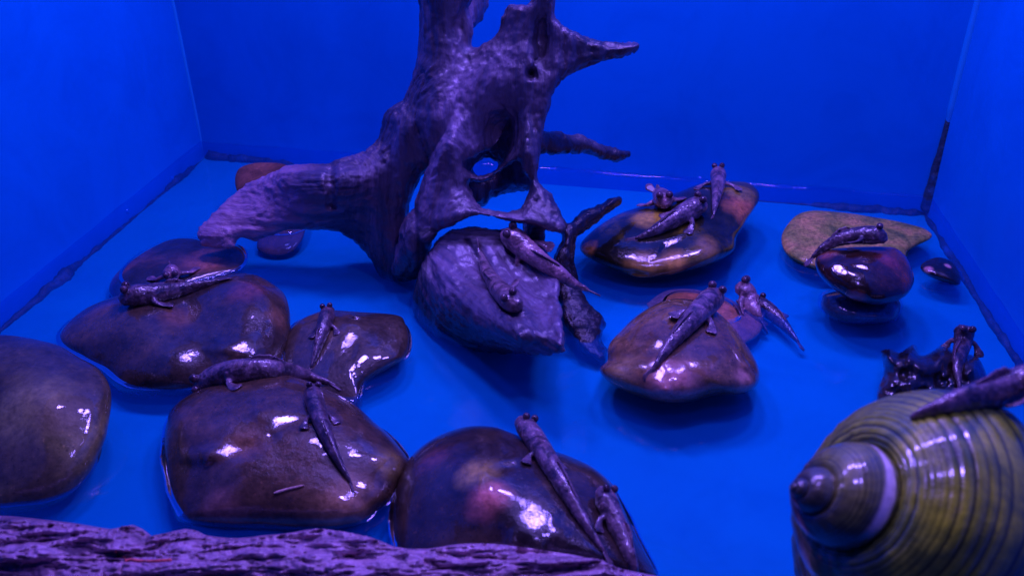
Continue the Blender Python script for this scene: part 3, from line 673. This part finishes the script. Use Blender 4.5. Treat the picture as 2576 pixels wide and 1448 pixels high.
r = piece('root', slab([(1405, 560), (1428, 565), (1450, 545), (1500, 515), (1548, 493), (1564, 495), (1560, 515), (1520, 545), (1480, 575), (1452, 600), (1445, 640), (1452, 690), (1467, 730), (1492, 770), (1516, 800), (1520, 830), (1513, 850), (1530, 878), (1527, 905), (1510, 912), (1480, 895), (1440, 850), (1415, 800), (1405, 750), (1392, 690), (1390, 650), (1415, 610)], [],
          [(1560, 500, .95), (1480, 550, .90), (1430, 590, .862), (1430, 680, .845), (1450, 780, .80), (1490, 840, .775), (1520, 900, .748), (1415, 720, .83)], 0.018, 26), M_root, wood)
r['label'] = 'dark wet root'
piece('branch', slab([(1345, 335), (1390, 330), (1440, 338), (1480, 348), (1520, 366), (1560, 377), (1586, 385), (1575, 398), (1550, 406), (1520, 398), (1470, 386), (1420, 388), (1345, 380)], [],
          [(1350, 355, .90), (1450, 365, .96), (1580, 388, 1.02), (1450, 345, .96)], 0.016, 22), M_root, wood)

# bark log lying across the front
def bark(x, y, d):
    u = x * .004 + .0; v = (y + 0.05 * x - .00002 * x * x)
    w_ = fbm(np.stack([x * .006, v * .03, 0 * x], -1), 3) * 14
    a = fbm(np.stack([x * .009, (v + w_) * .07, 0 * x + 3], -1), 4, .6)
    rdg = -np.clip(np.abs(fbm(np.stack([x * .005, (v + w_) * .055, 0 * x + 8], -1), 3, .55)) * -4 + 0.55, 0, 1)
    holes = 0
    for (hx, hy, sx, sy, hh) in ((760, 1368, 55, 22, .016), (330, 1345, 30, 10, .008), (880, 1400, 40, 16, .010), (1330, 1388, 90, 7, .010), (1240, 1405, 40, 8, .008)):
        holes = holes - hh * np.exp(-((x - hx) / sx) ** 2 - ((y - hy) / sy) ** 2)
    fine = fbm(np.stack([x * .03, (v + w_) * .12, 0 * x + 5], -1), 3, .6)
    edge = .007 * np.clip(fbm(np.stack([x * .022, 0 * x, 0 * x + 3], -1), 3, .7), -1, 1) * np.exp(-((d - 16) / 16) ** 2)
    plate = np.clip(fbm(np.stack([x * .0035, (v + w_) * .022, 0 * x + 12], -1), 2, .5) * 3, -1, 1)
    return .0045 * plate + .0050 * a + .0072 * rdg + .0020 * fine + holes + edge
top = [(-140, 1296), (0, 1296), (60, 1300), (150, 1310), (200, 1316), (290, 1330), (318, 1318), (350, 1322), (380, 1346), (420, 1338), (478, 1328), (520, 1345), (600, 1352), (660, 1345), (720, 1340), (800, 1328), (880, 1340), (940, 1352), (1000, 1375), (1080, 1378), (1160, 1366), (1260, 1368), (1400, 1388), (1470, 1400), (1560, 1428), (1640, 1446), (1760, 1490)]
lg = slab(top + [(1760, 1640), (1200, 1700), (400, 1700), (-140, 1660)], [], [(-100, 1300, .415), (400, 1340, .42), (800, 1340, .425), (1300, 1380, .425), (1700, 1480, .41), (-100, 1650, .33), (600, 1690, .34), (1200, 1690, .355), (1700, 1630, .38), (0, 1450, .375), (800, 1480, .385), (1500, 1500, .395)], 0.03, 110, step=3, relief=bark)
M_bark = wood_mat('bark', (0.30, 0.19, 0.25), (0.60, 0.38, 0.50), (0.80, 0.54, 0.68), 0.0, 0.55, (0.3, 1, 1), 34, 0.0, 1.0, 0.8)
lv, lf = lg
lv[:, 2] = np.maximum(lv[:, 2], 0.002)
tag(link_mesh('log', lv, lf, M_bark), 'purple weathered bark log lying across the front of the tank', 'log')
keep_bvh('log', lv, lf)

# ------------------------------------------------------------------ big ribbed shell
def shell_mesh(R1, turns, Wx, Tz, nu, nv, cords, amp, endphase):
    k = math.log(Wx) / (2 * math.pi); V = np.zeros((nu, nv, 3)); UV = np.zeros((nu, nv, 2))
    th = np.linspace(-turns * 2 * math.pi, 0, nu)
    vv = np.linspace(0, 2 * math.pi, nv, endpoint=False)
    for i, t in enumerate(th):
        R = R1 * math.exp(k * t)
        er = np.array([math.cos(t + endphase), math.sin(t + endphase), 0]); ez = np.array([0, 0, 1.])
        c = er * (R * 0.50) - ez * (R * Tz)
        ra, rz = R * 0.50, R * 0.74
        ph = vv
        cw = ph + .05 * np.sin(ph * 5 + 1) + .03 * np.sin(ph * 11)
        cordm = amp * R * (np.abs(np.cos(cw * cords / 2)) ** 0.55 - 0.6) * np.clip(1.25 + .3 * t / 3, .35, 1)
        gr = 0.006 * R * fbm(np.stack([np.full(nv, t * 14), np.cos(ph) * 2, np.sin(ph) * 2], -1), 3)
        f = 1 + (cordm + gr) / ra
        cc_ = np.sign(np.cos(ph)) * np.abs(np.cos(ph)) ** 1.22; ss_ = np.sign(np.sin(ph)) * np.abs(np.sin(ph)) ** 1.22
        V[i] = c + er * (cc_ * ra * f)[:, None] + ez * (ss_ * rz * f)[:, None]
    Fs = []
    for i in range(nu - 1):
        for j in range(nv):
            a = i * nv + j; b = i * nv + (j + 1) % nv
            Fs.append((a, a + nv, b + nv, b))
    Vf = np.vstack([V.reshape(-1, 3), V[0].mean(0), V[-1].mean(0)])
    n = nu * nv
    for j in range(nv):
        Fs.append((n, j, (j + 1) % nv)); Fs.append((n + 1, (nu - 1) * nv + (j + 1) % nv, (nu - 1) * nv + j))
    return Vf, Fs, th, vv
SH = dict(R1=0.285, turns=5.2, Wx=2.35, Tz=1.36)
sv, sf, sth, svv = shell_mesh(SH['R1'], SH['turns'], SH['Wx'], SH['Tz'], 420, 280, 54, 0.011, math.radians(205))
def shell_mat():
    m, nt, bs = principled('ribbed_shell')
    at = node(nt, 'ShaderNodeAttribute'); at.attribute_name = 'growth'
    sx = node(nt, 'ShaderNodeSeparateXYZ'); nt.links.new(at.outputs['Vector'], sx.inputs[0])
    v = coords(nt)
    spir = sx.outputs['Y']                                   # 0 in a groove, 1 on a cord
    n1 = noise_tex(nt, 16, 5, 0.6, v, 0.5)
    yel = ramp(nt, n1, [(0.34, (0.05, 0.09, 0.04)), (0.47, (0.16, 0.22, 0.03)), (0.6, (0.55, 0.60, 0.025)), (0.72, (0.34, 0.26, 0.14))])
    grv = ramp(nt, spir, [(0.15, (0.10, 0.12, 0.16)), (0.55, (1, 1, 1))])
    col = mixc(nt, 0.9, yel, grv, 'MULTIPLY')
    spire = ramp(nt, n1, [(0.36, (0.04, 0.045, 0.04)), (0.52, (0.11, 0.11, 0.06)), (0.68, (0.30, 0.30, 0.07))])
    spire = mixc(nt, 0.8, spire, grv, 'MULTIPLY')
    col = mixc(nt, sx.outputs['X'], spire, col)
    col = mixc(nt, sx.outputs['Z'], col, (1.0, 0.86, 0.74))
    fine = noise_tex(nt, 130, 4, 0.7, v)
    col = mixc(nt, 0.5, col, ramp(nt, fine, [(0.35, (0.5, 0.5, 0.5)), (0.65, (1.2, 1.2, 1.2))]), 'MULTIPLY')
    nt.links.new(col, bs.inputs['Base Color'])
    bs.inputs['Roughness'].default_value = 0.3
    bs.inputs['Coat Weight'].default_value = 1.0; bs.inputs['Coat Roughness'].default_value = 0.1; bs.inputs['Coat IOR'].default_value = 1.6
    bump(nt, bs, fine, 0.35, 0.0015)
    return m
M_shell = shell_mat()
right = M3 @ np.array([1., 0, 0]); upc = M3 @ np.array([0, -1., 0]); rap = ray(1985., 1222.)
az = nrm(-right * 0.86 - rap * 0.46 + upc * 0.30)             # where the apex points
ax_ = nrm(upc - az * (upc @ az)); ay_ = np.cross(az, ax_)
Rm = np.stack([ax_, ay_, az], 1)
loc = sv @ Rm.T
lo_, hi_ = 0.2, 1.2                                          # the size that puts it on the floor and at this width in view
for _ in range(40):
    D_ = (lo_ + hi_) / 2
    if (CAM + rap * D_ + loc * D_)[:, 2].min() > 0.002: lo_ = D_
    else: hi_ = D_
svw = CAM + rap * D_ + loc * D_
ctr_sh = svw.mean(0)
print('shell', D_, svw.min(0), svw.max(0))
shell = empty('snail_shell', (ctr_sh[0], ctr_sh[1], 0.0), 'large ribbed yellow green snail shell in the right front corner', 'shell', 'snail shells')
so = link_mesh('shell_spiral', svw, sf, M_shell, shell)
nu, nv = 420, 280
tt = np.repeat(sth, nv); pp = np.tile(svv, nu)
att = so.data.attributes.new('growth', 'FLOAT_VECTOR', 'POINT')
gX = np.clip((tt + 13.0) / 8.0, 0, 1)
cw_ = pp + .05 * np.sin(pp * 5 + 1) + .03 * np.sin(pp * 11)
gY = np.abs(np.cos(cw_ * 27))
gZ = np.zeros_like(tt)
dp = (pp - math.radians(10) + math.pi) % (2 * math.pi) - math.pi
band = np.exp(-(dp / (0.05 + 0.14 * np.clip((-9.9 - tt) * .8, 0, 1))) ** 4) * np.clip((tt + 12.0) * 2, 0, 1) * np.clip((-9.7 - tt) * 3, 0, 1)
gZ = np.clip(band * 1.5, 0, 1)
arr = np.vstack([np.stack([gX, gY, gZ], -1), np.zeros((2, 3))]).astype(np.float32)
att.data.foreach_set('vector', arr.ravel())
keep_bvh('shell', svw, sf)

# dark spiky shell behind it
M_spiny = stone_mat('spiny_shell', (0.012, 0.012, 0.014), (0.04, 0.03, 0.035), (0.10, 0.07, 0.07), 26, 0.3, 0.45, seed=15)
def spines(x, y, d):
    h = .006 * fbm(np.stack([x * .03, y * .03, 0 * x], -1), 3)
    for kx, ky, kr, kh in ((2240, 905, 20, .02), (2290, 905, 24, .024), (2330, 925, 18, .012), (2375, 900, 22, .024), (2440, 925, 26, .02), (2270, 960, 40, .008), (2380, 965, 40, .01)):
        h = h + kh * np.exp(-((x - kx) ** 2 + (y - ky) ** 2) / (2 * kr * kr))
    return h
V_, F_ = slab([(2205, 1010), (2222, 930), (2215, 885), (2240, 876), (2262, 886), (2285, 872), (2302, 866), (2318, 893), (2345, 882), (2368, 866), (2385, 862), (2400, 885), (2440, 890), (2462, 900), (2480, 935), (2492, 980), (2500, 1040), (2400, 1080), (2260, 1070)], [],
              [(2220, 885, .745), (2340, 890, .75), (2460, 900, .755), (2220, 1040, .67), (2350, 1060, .66), (2490, 1030, .67)], 0.030, 38, step=3, relief=spines)
V_[:, 2] = np.maximum(V_[:, 2], 0.002)
keep_bvh('spiny', V_, F_)
tag(link_mesh('spiny_shell', V_, F_, M_spiny), 'dark knobbly spiked shell behind the large ribbed shell', 'shell', 'snail shells')

# ------------------------------------------------------------------ mudskippers
def skin_mat(name, dark, mid, light, scale=90):
    m, nt, bs = principled(name); v = coords(nt)
    n1 = noise_tex(nt, scale, 5, 0.65, v, 0.4)
    col = ramp(nt, n1, [(0.40, dark), (0.5, mid), (0.62, light)])
    sp = noise_tex(nt, scale * 6, 2, 0.5, v)
    col = mixc(nt, 0.6, col, ramp(nt, sp, [(0.58, (1, 1, 1)), (0.68, (2.6, 2.3, 2.3))]), 'MULTIPLY')
    nt.links.new(col, bs.inputs['Base Color']); bs.inputs['Roughness'].default_value = 0.3
    bs.inputs['Coat Weight'].default_value = 0.55; bs.inputs['Coat Roughness'].default_value = 0.09
    b1 = bump(nt, None, sp, 0.4, 0.0008); bump(nt, bs, n1, 0.4, 0.002, b1)
    return m
M_skin = skin_mat('mudskipper_skin', (0.045, 0.032, 0.042), (0.145, 0.095, 0.11), (0.27, 0.175, 0.20))
M_pale = skin_mat('pale_mudskipper_skin', (0.12, 0.065, 0.08), (0.27, 0.15, 0.17), (0.40, 0.23, 0.25), 60)
M_dkskin = skin_mat('dark_mudskipper_skin', (0.025, 0.018, 0.025), (0.07, 0.046, 0.056), (0.155, 0.10, 0.115))
def eye_mat():
    m, nt, bs = principled('eye'); v = coords(nt)
    nt.links.new(ramp(nt, noise_tex(nt, 200, 2, 0.5, v), [(0.4, (0.03, 0.02, 0.03)), (0.7, (0.14, 0.08, 0.10))]), bs.inputs['Base Color'])
    bs.inputs['Roughness'].default_value = 0.08; return m
M_eye = eye_mat()
def fin_mat():
    m, nt, bs = principled('fin'); v = coords(nt)
    wv = node(nt, 'ShaderNodeTexWave'); wv.inputs['Scale'].default_value = 260; wv.inputs['Distortion'].default_value = 2
    nt.links.new(v, wv.inputs['Vector'])
    nt.links.new(ramp(nt, wv.outputs['Fac'], [(0.2, (0.08, 0.05, 0.065)), (0.8, (0.22, 0.14, 0.17))]), bs.inputs['Base Color'])
    bs.inputs['Roughness'].default_value = 0.3; return m
M_fin = fin_mat()

def ball(c, r, n=14, m=10):
    V = []; Fs = []
    for i in range(m + 1):
        a = math.pi * i / m
        for j in range(n):
            t = 2 * math.pi * j / n
            V.append(c + r * np.array([math.sin(a) * math.cos(t), math.sin(a) * math.sin(t), math.cos(a)]))
    for i in range(m):
        for j in range(n):
            Fs.append((i * n + j, i * n + (j + 1) % n, (i + 1) * n + (j + 1) % n, (i + 1) * n + j))
    return np.array(V), Fs
def tube(cs, ups, rw, rh, n=18, caps=True):
    V = []; Fs = []; m = len(cs)
    T = np.gradient(cs, axis=0); T /= np.linalg.norm(T, axis=1, keepdims=True) + 1e-12
    for i in range(m):
        u = ups[i] - T[i] * (ups[i] @ T[i]); u = nrm(u); s = np.cross(T[i], u)
        for k in range(n):
            a = 2 * math.pi * k / n
            V.append(cs[i] + s * math.cos(a) * rw[i] + u * math.sin(a) * rh[i])
    for i in range(m - 1):
        for k in range(n):
            Fs.append((i * n + k, i * n + (k + 1) % n, (i + 1) * n + (k + 1) % n, (i + 1) * n + k))
    Fs.append(tuple(range(n))[::-1]); Fs.append(tuple((m - 1) * n + k for k in range(n)))
    return np.array(V), Fs, T
PROF_S = [0, .02, .05, .09, .14, .22, .32, .45, .60, .75, .88, .96, 1.0]
PROF_R = [.30, .62, .82, .94, 1.0, .96, .90, .80, .64, .46, .30, .20, .10]
def skipper(keys, spine, rad, label, mat=None, fins=(1, 1), eye=0.34, lift=0.75, fin_out=.8, dorsal=True, tailfin=True, group='mudskippers resting on the stones and wood', blunt=1.0, eyesplit=.33, wade=False):
    """spine: picture points from snout to tail, laid on the surface of what the fish sits on"""
    mat = mat or M_skin
    sp = open_spline(spine, 34)
    P = [None] * 34; N = [None] * 34
    for i, (x, y) in enumerate(sp):
        h = cast(keys, x, y, None)
        if h is not None: P[i], N[i] = h[0], h[1]
        elif wade: P[i], N[i] = on_z(np.array([x]), np.array([y]), 0.012)[0], np.array([0, 0, 1.])
    ok = [i for i in range(34) if P[i] is not None]
    dist = np.array([np.linalg.norm(P[i] - CAM) for i in ok])
    # past the edge of its seat the body carries on at the same distance from the eye
    dd = np.interp(np.arange(34), ok, dist)
    med = np.convolve(np.pad(dd, 4, 'edge'), np.ones(9) / 9, 'valid')
    P = CAM + ray(sp[:, 0], sp[:, 1]) * med[:, None]
    Ni = np.array([N[min(ok, key=lambda j: abs(j - i))] for i in range(34)])
    Nm = np.stack([np.convolve(np.pad(Ni[:, k], 6, 'edge'), np.ones(13) / 13, 'valid') for k in range(3)], -1)
    Nm /= np.linalg.norm(Nm, axis=1, keepdims=True)
    s = np.linspace(0, 1, 34)
    L = np.linalg.norm(np.diff(P, axis=0), axis=1).sum()
    r = rad * np.interp(s, PROF_S, PROF_R)
    c = P + Nm * (r * lift)[:, None]
    c[:, 2] = np.maximum(c[:, 2], r * .8 + .002)
    bv, bf, T = tube(c, Nm, r * (1.0 - .25 * s), r * (0.95 + .12 * s))
    parts = [(bv, bf)]
    # brow ridges under the eyes
    def frame(t):
        i = min(33, int(round(t * 33))); u = nrm(Nm[i] - T[i] * (Nm[i] @ T[i])); return c[i], T[i], u, np.cross(T[i], u), r[i]
    ce, te, ue, se, re_ = frame(.085)
    eyes = []
    for sd in (-1, 1):
        ec = ce + ue * rad * 0.92 + se * sd * rad * eyesplit
        parts.append(ball(ce + ue * rad * 0.62 + se * sd * rad * eyesplit, rad * eye * 1.12))
        eyes.append((ec + (ue * .25 + se * sd * .35 - te * .15) * rad * eye, rad * eye))
    # pectoral fins: an arm and a fan
    for sd, on in zip((-1, 1), fins):
        if not on: continue
        cp, tp, up, sp_, rp = frame(.27)
        a0 = cp + sp_ * sd * rp * .6 - up * rp * .15
        a1 = cp + sp_ * sd * rp * (1.5 * fin_out) - up * rp * .45 + tp * rp * .15
        a2 = cp + sp_ * sd * rp * (2.0 * fin_out) - up * rp * .62 + tp * rp * .9
        a3 = cp + sp_ * sd * rp * (2.2 * fin_out) - up * rp * .66 + tp * rp * 1.5
        fc = open_spline([a0, a1, a2, a3], 14); q = np.linspace(0, 1, 14)
        fw = rp * np.interp(q, [0, .35, .6, .85, 1], [.34, .24, .40, .58, .40]); fh = rp * np.interp(q, [0, .4, .6, 1], [.32, .2, .09, .06])
        fh = np.maximum(fh, .0009)
        parts.append(tube(fc, np.tile(up, (14, 1)), fw, fh, 10)[:2])
    V, Fs = joined(parts)
    vox = max(0.0007, rad / 13)
    V, Fs, Nn = remesh(V, Fs, vox, 2)
    V, Fs, Nn = biggest_island(V, Fs, Nn)
    V = V + Nn * (fbm(V * 420, 3) * rad * .025)[:, None]
    root = empty('mudskipper', tuple(P[8]), label, 'mudskipper', group)
    link_mesh('body', V, Fs, mat, root)
    for ec, er in eyes:
        link_mesh('eye', *ball(ec, er), M_eye, root)
    def fan(pts_base, pts_tip, th):
        b = np.array(pts_base); t = np.array(pts_tip); n = len(b); V = []; Fs = []
        for j in range(5):
            w_ = j / 4
            V += list(b * (1 - w_) + t * w_)
        side = nrm(np.cross(b[-1] - b[0], t[n // 2] - b[n // 2]))
        V = np.array(V); k = len(V); V = np.vstack([V + side * th, V - side * th])
        for j in range(4):
            for i in range(n - 1):
                a = j * n + i
                Fs += [(a, a + 1, a + n + 1, a + n), (k + a, k + a + n, k + a + n + 1, k + a + 1)]
        rim = [i for i in range(n)] + [j * n + n - 1 for j in range(1, 5)] + [4 * n + i for i in range(n - 2, -1, -1)] + [j * n for j in range(3, 0, -1)]
        for i in range(len(rim)):
            a, b2 = rim[i], rim[(i + 1) % len(rim)]; Fs.append((a, k + a, k + b2, b2))
        return V, Fs
    if dorsal:
        ts = np.linspace(.36, .62, 12); b = []; t = []
        for k, q in enumerate(ts):
            cc, tt_, uu, ss, rr = frame(q); b.append(cc + uu * rr * .85)
            t.append(cc + uu * (rr * (1.0 + .42 * math.sin(math.pi * min(1, k / 11 * 1.05)) * (1 if k % 2 else .75))) + tt_ * rr * .35)
        link_mesh('dorsal_fin', *fan(b, t, rad * .05), M_fin, root)
    if tailfin:
        cc, tt_, uu, ss, rr = frame(.97); up2 = nrm(uu * .55 + ss * .83); b = []; t = []
        for k in np.linspace(-1, 1, 9):
            b.append(cc + up2 * rr * .9 * k - tt_ * rr * .3); t.append(cc + tt_ * rad * (1.15 - .35 * k * k) + up2 * rad * .42 * k)
        b = np.array(b); t = np.array(t); b[:, 2] = np.maximum(b[:, 2], .003); t[:, 2] = np.maximum(t[:, 2], .003)
        link_mesh('tail_fin', *fan(b, t, rad * .05), M_fin, root)
    return root

skipper(['wood'], [(1268, 603), (1290, 612), (1330, 640), (1380, 680), (1430, 715), (1480, 732)], .0135, 'reddish mudskipper facing up on the driftwood plate, tail over the dark root', M_pale)
skipper(['wood'], [(1312, 785), (1295, 772), (1270, 745), (1245, 705), (1222, 660), (1205, 620)], .0115, 'grey mudskipper facing down in the groove of the driftwood plate', M_skin)
skipper(['i'], [(1672, 530), (1668, 515), (1660, 503), (1652, 492), (1648, 484)], .013, 'round bellied mudskipper facing the viewer on the greenish black stone', M_pale, fin_out=1.0, blunt=1.2)
skipper(['i'], [(1768, 537), (1752, 538), (1720, 553), (1680, 573), (1640, 590), (1596, 604)], .0135, 'long mudskipper lying lengthwise in the middle of the greenish black stone')
skipper(['i'], [(1808, 441), (1807, 452), (1806, 470), (1803, 495), (1797, 525), (1794, 548)], .0105, 'banded mudskipper climbing the top edge of the greenish black stone, fins spread', fin_out=1.25)
skipper(['k'], [(2232, 612), (2215, 608), (2170, 606), (2120, 612), (2075, 630), (2040, 655)], .0105, 'dark mudskipper curved over the top of the round maroon stone', M_dkskin)
skipper(['g'], [(1800, 758), (1785, 768), (1755, 800), (1715, 845), (1675, 890), (1640, 935)], .0125, 'violet mudskipper lying across the tan domed stone')
skipper(['h'], [(1852, 745), (1862, 758), (1880, 780), (1900, 800), (1915, 812)], .0135, 'stout mudskipper sitting on the right end of the pink orange stone', M_pale)
skipper(['h'], [(1900, 772), (1912, 782), (1940, 800), (1970, 825), (1995, 850), (2010, 866)], .010, 'bluish mudskipper sliding off the pink orange stone into the water', M_dkskin, wade=True)
skipper(['b'], [(315, 770), (335, 766), (380, 758), (440, 745), (500, 728), (560, 708)], .0125, 'dark mudskipper stretched along the top of the large lumpy stone', M_dkskin)
skipper(['a', 'b'], [(437, 708), (437, 698), (436, 686), (437, 675)], .011, 'pale finned mudskipper facing the viewer between the dark blue and the lumpy stone', M_pale, fin_out=1.2)
skipper(['c'], [(830, 788), (828, 800), (820, 830), (808, 865), (795, 900), (782, 930)], .0085, 'slim mudskipper climbing the flat brown grey stone', M_dkskin)
skipper(['e', 'b', 'c'], [(503, 972), (525, 966), (590, 957), (660, 947), (740, 945), (800, 955), (845, 970)], .0125, 'purple mudskipper lying along the back edge of the squarish brown stone')
skipper(['e'], [(782, 985), (785, 1000), (800, 1050), (825, 1110), (855, 1170), (886, 1222)], .0085, 'slim dark mudskipper running down the face of the squarish brown stone', M_dkskin)
skipper(['f'], [(1296, 1070), (1310, 1085), (1350, 1140), (1400, 1215), (1460, 1310), (1525, 1398)], .0095, 'long violet mudskipper down the middle of the nearly black front stone')
skipper(['f'], [(1500, 1245), (1508, 1262), (1530, 1310), (1560, 1370), (1590, 1430), (1610, 1480)], .0090, 'mudskipper low on the right side of the nearly black front stone')
skipper(['shell'], [(2700, 985), (2660, 985), (2580, 998), (2500, 1012), (2400, 1030), (2290, 1055)], .0125, 'purple mudskipper draped over the large ribbed shell, head out of the picture', tailfin=False)
skipper(['spiny'], [(2425, 832), (2424, 845), (2420, 880), (2415, 930), (2412, 985)], .0095, 'mudskipper climbing over the dark knobbly spiked shell', M_dkskin)

# a thin fibre and a thin pale streak
def twig(pts, keys, rad, mat, label):
    sp = open_spline(pts, 16); P = []; N = []
    for x, y in sp:
        h = cast(keys, x, y, None)
        if h is None: continue
        P.append(h[0] + h[1] * rad * .8); N.append(h[1])
    V, Fs, _ = tube(np.array(P), np.array(N), np.interp(np.linspace(0, 1, len(P)), [0, .1, .9, 1], [.4, 1, .8, .3]) * rad, np.full(len(P), rad) * .9, 7)
    tag(link_mesh('twig', V, Fs, mat), label, 'twig')
M_streak = stone_mat('pale_streak', (0.5, 0.3, 0.3), (0.8, 0.5, 0.5), (0.9, 0.6, 0.6), 40, 0.3, 0.2, dim=1.0)
M_red = stone_mat('red_fibre', (0.8, 0.12, 0.12), (0.9, 0.2, 0.2), (0.95, 0.35, 0.3), 40, 0.4, 0.2, dim=.9)
twig([(292, 1382), (296, 1394), (320, 1406), (370, 1413), (432, 1410)], ['log'], .0011, M_red, 'thin reddish fibre lying on the left half of the bark log')
twig([(690, 1240), (725, 1230), (766, 1221)], ['e'], .0011, M_streak, 'thin pale streak on the face of the squarish brown stone')  # thin pale tube laid along the stone's surface

def drop_mat():
    m, nt, bs = principled('water_drop'); bs.inputs['Base Color'].default_value = (0.0, 0.2, 0.6, 1); bs.inputs['Roughness'].default_value = 0.02
    bs.inputs['Coat Weight'].default_value = 1.0; bs.inputs['Coat Roughness'].default_value = 0.0; return m
M_drop = drop_mat()
def droplet(px, py, r, label):
    rr = ray(px, py); t = (A_[0] - CAM[0]) / rr[0]; c = CAM + rr * t
    V, Fs = ball(np.zeros(3), r, 16, 12); V = V * np.array([.6, 1, 1.15]) + c
    tag(link_mesh('water_droplet', V, Fs, M_drop), label, 'droplet', 'water droplets on the left tank wall')
droplet(434, 449, .0032, 'upper of two water droplets glinting on the left tank wall, nearer the back corner')
droplet(320, 531, .0032, 'lower of two water droplets glinting on the left tank wall, nearer the viewer')
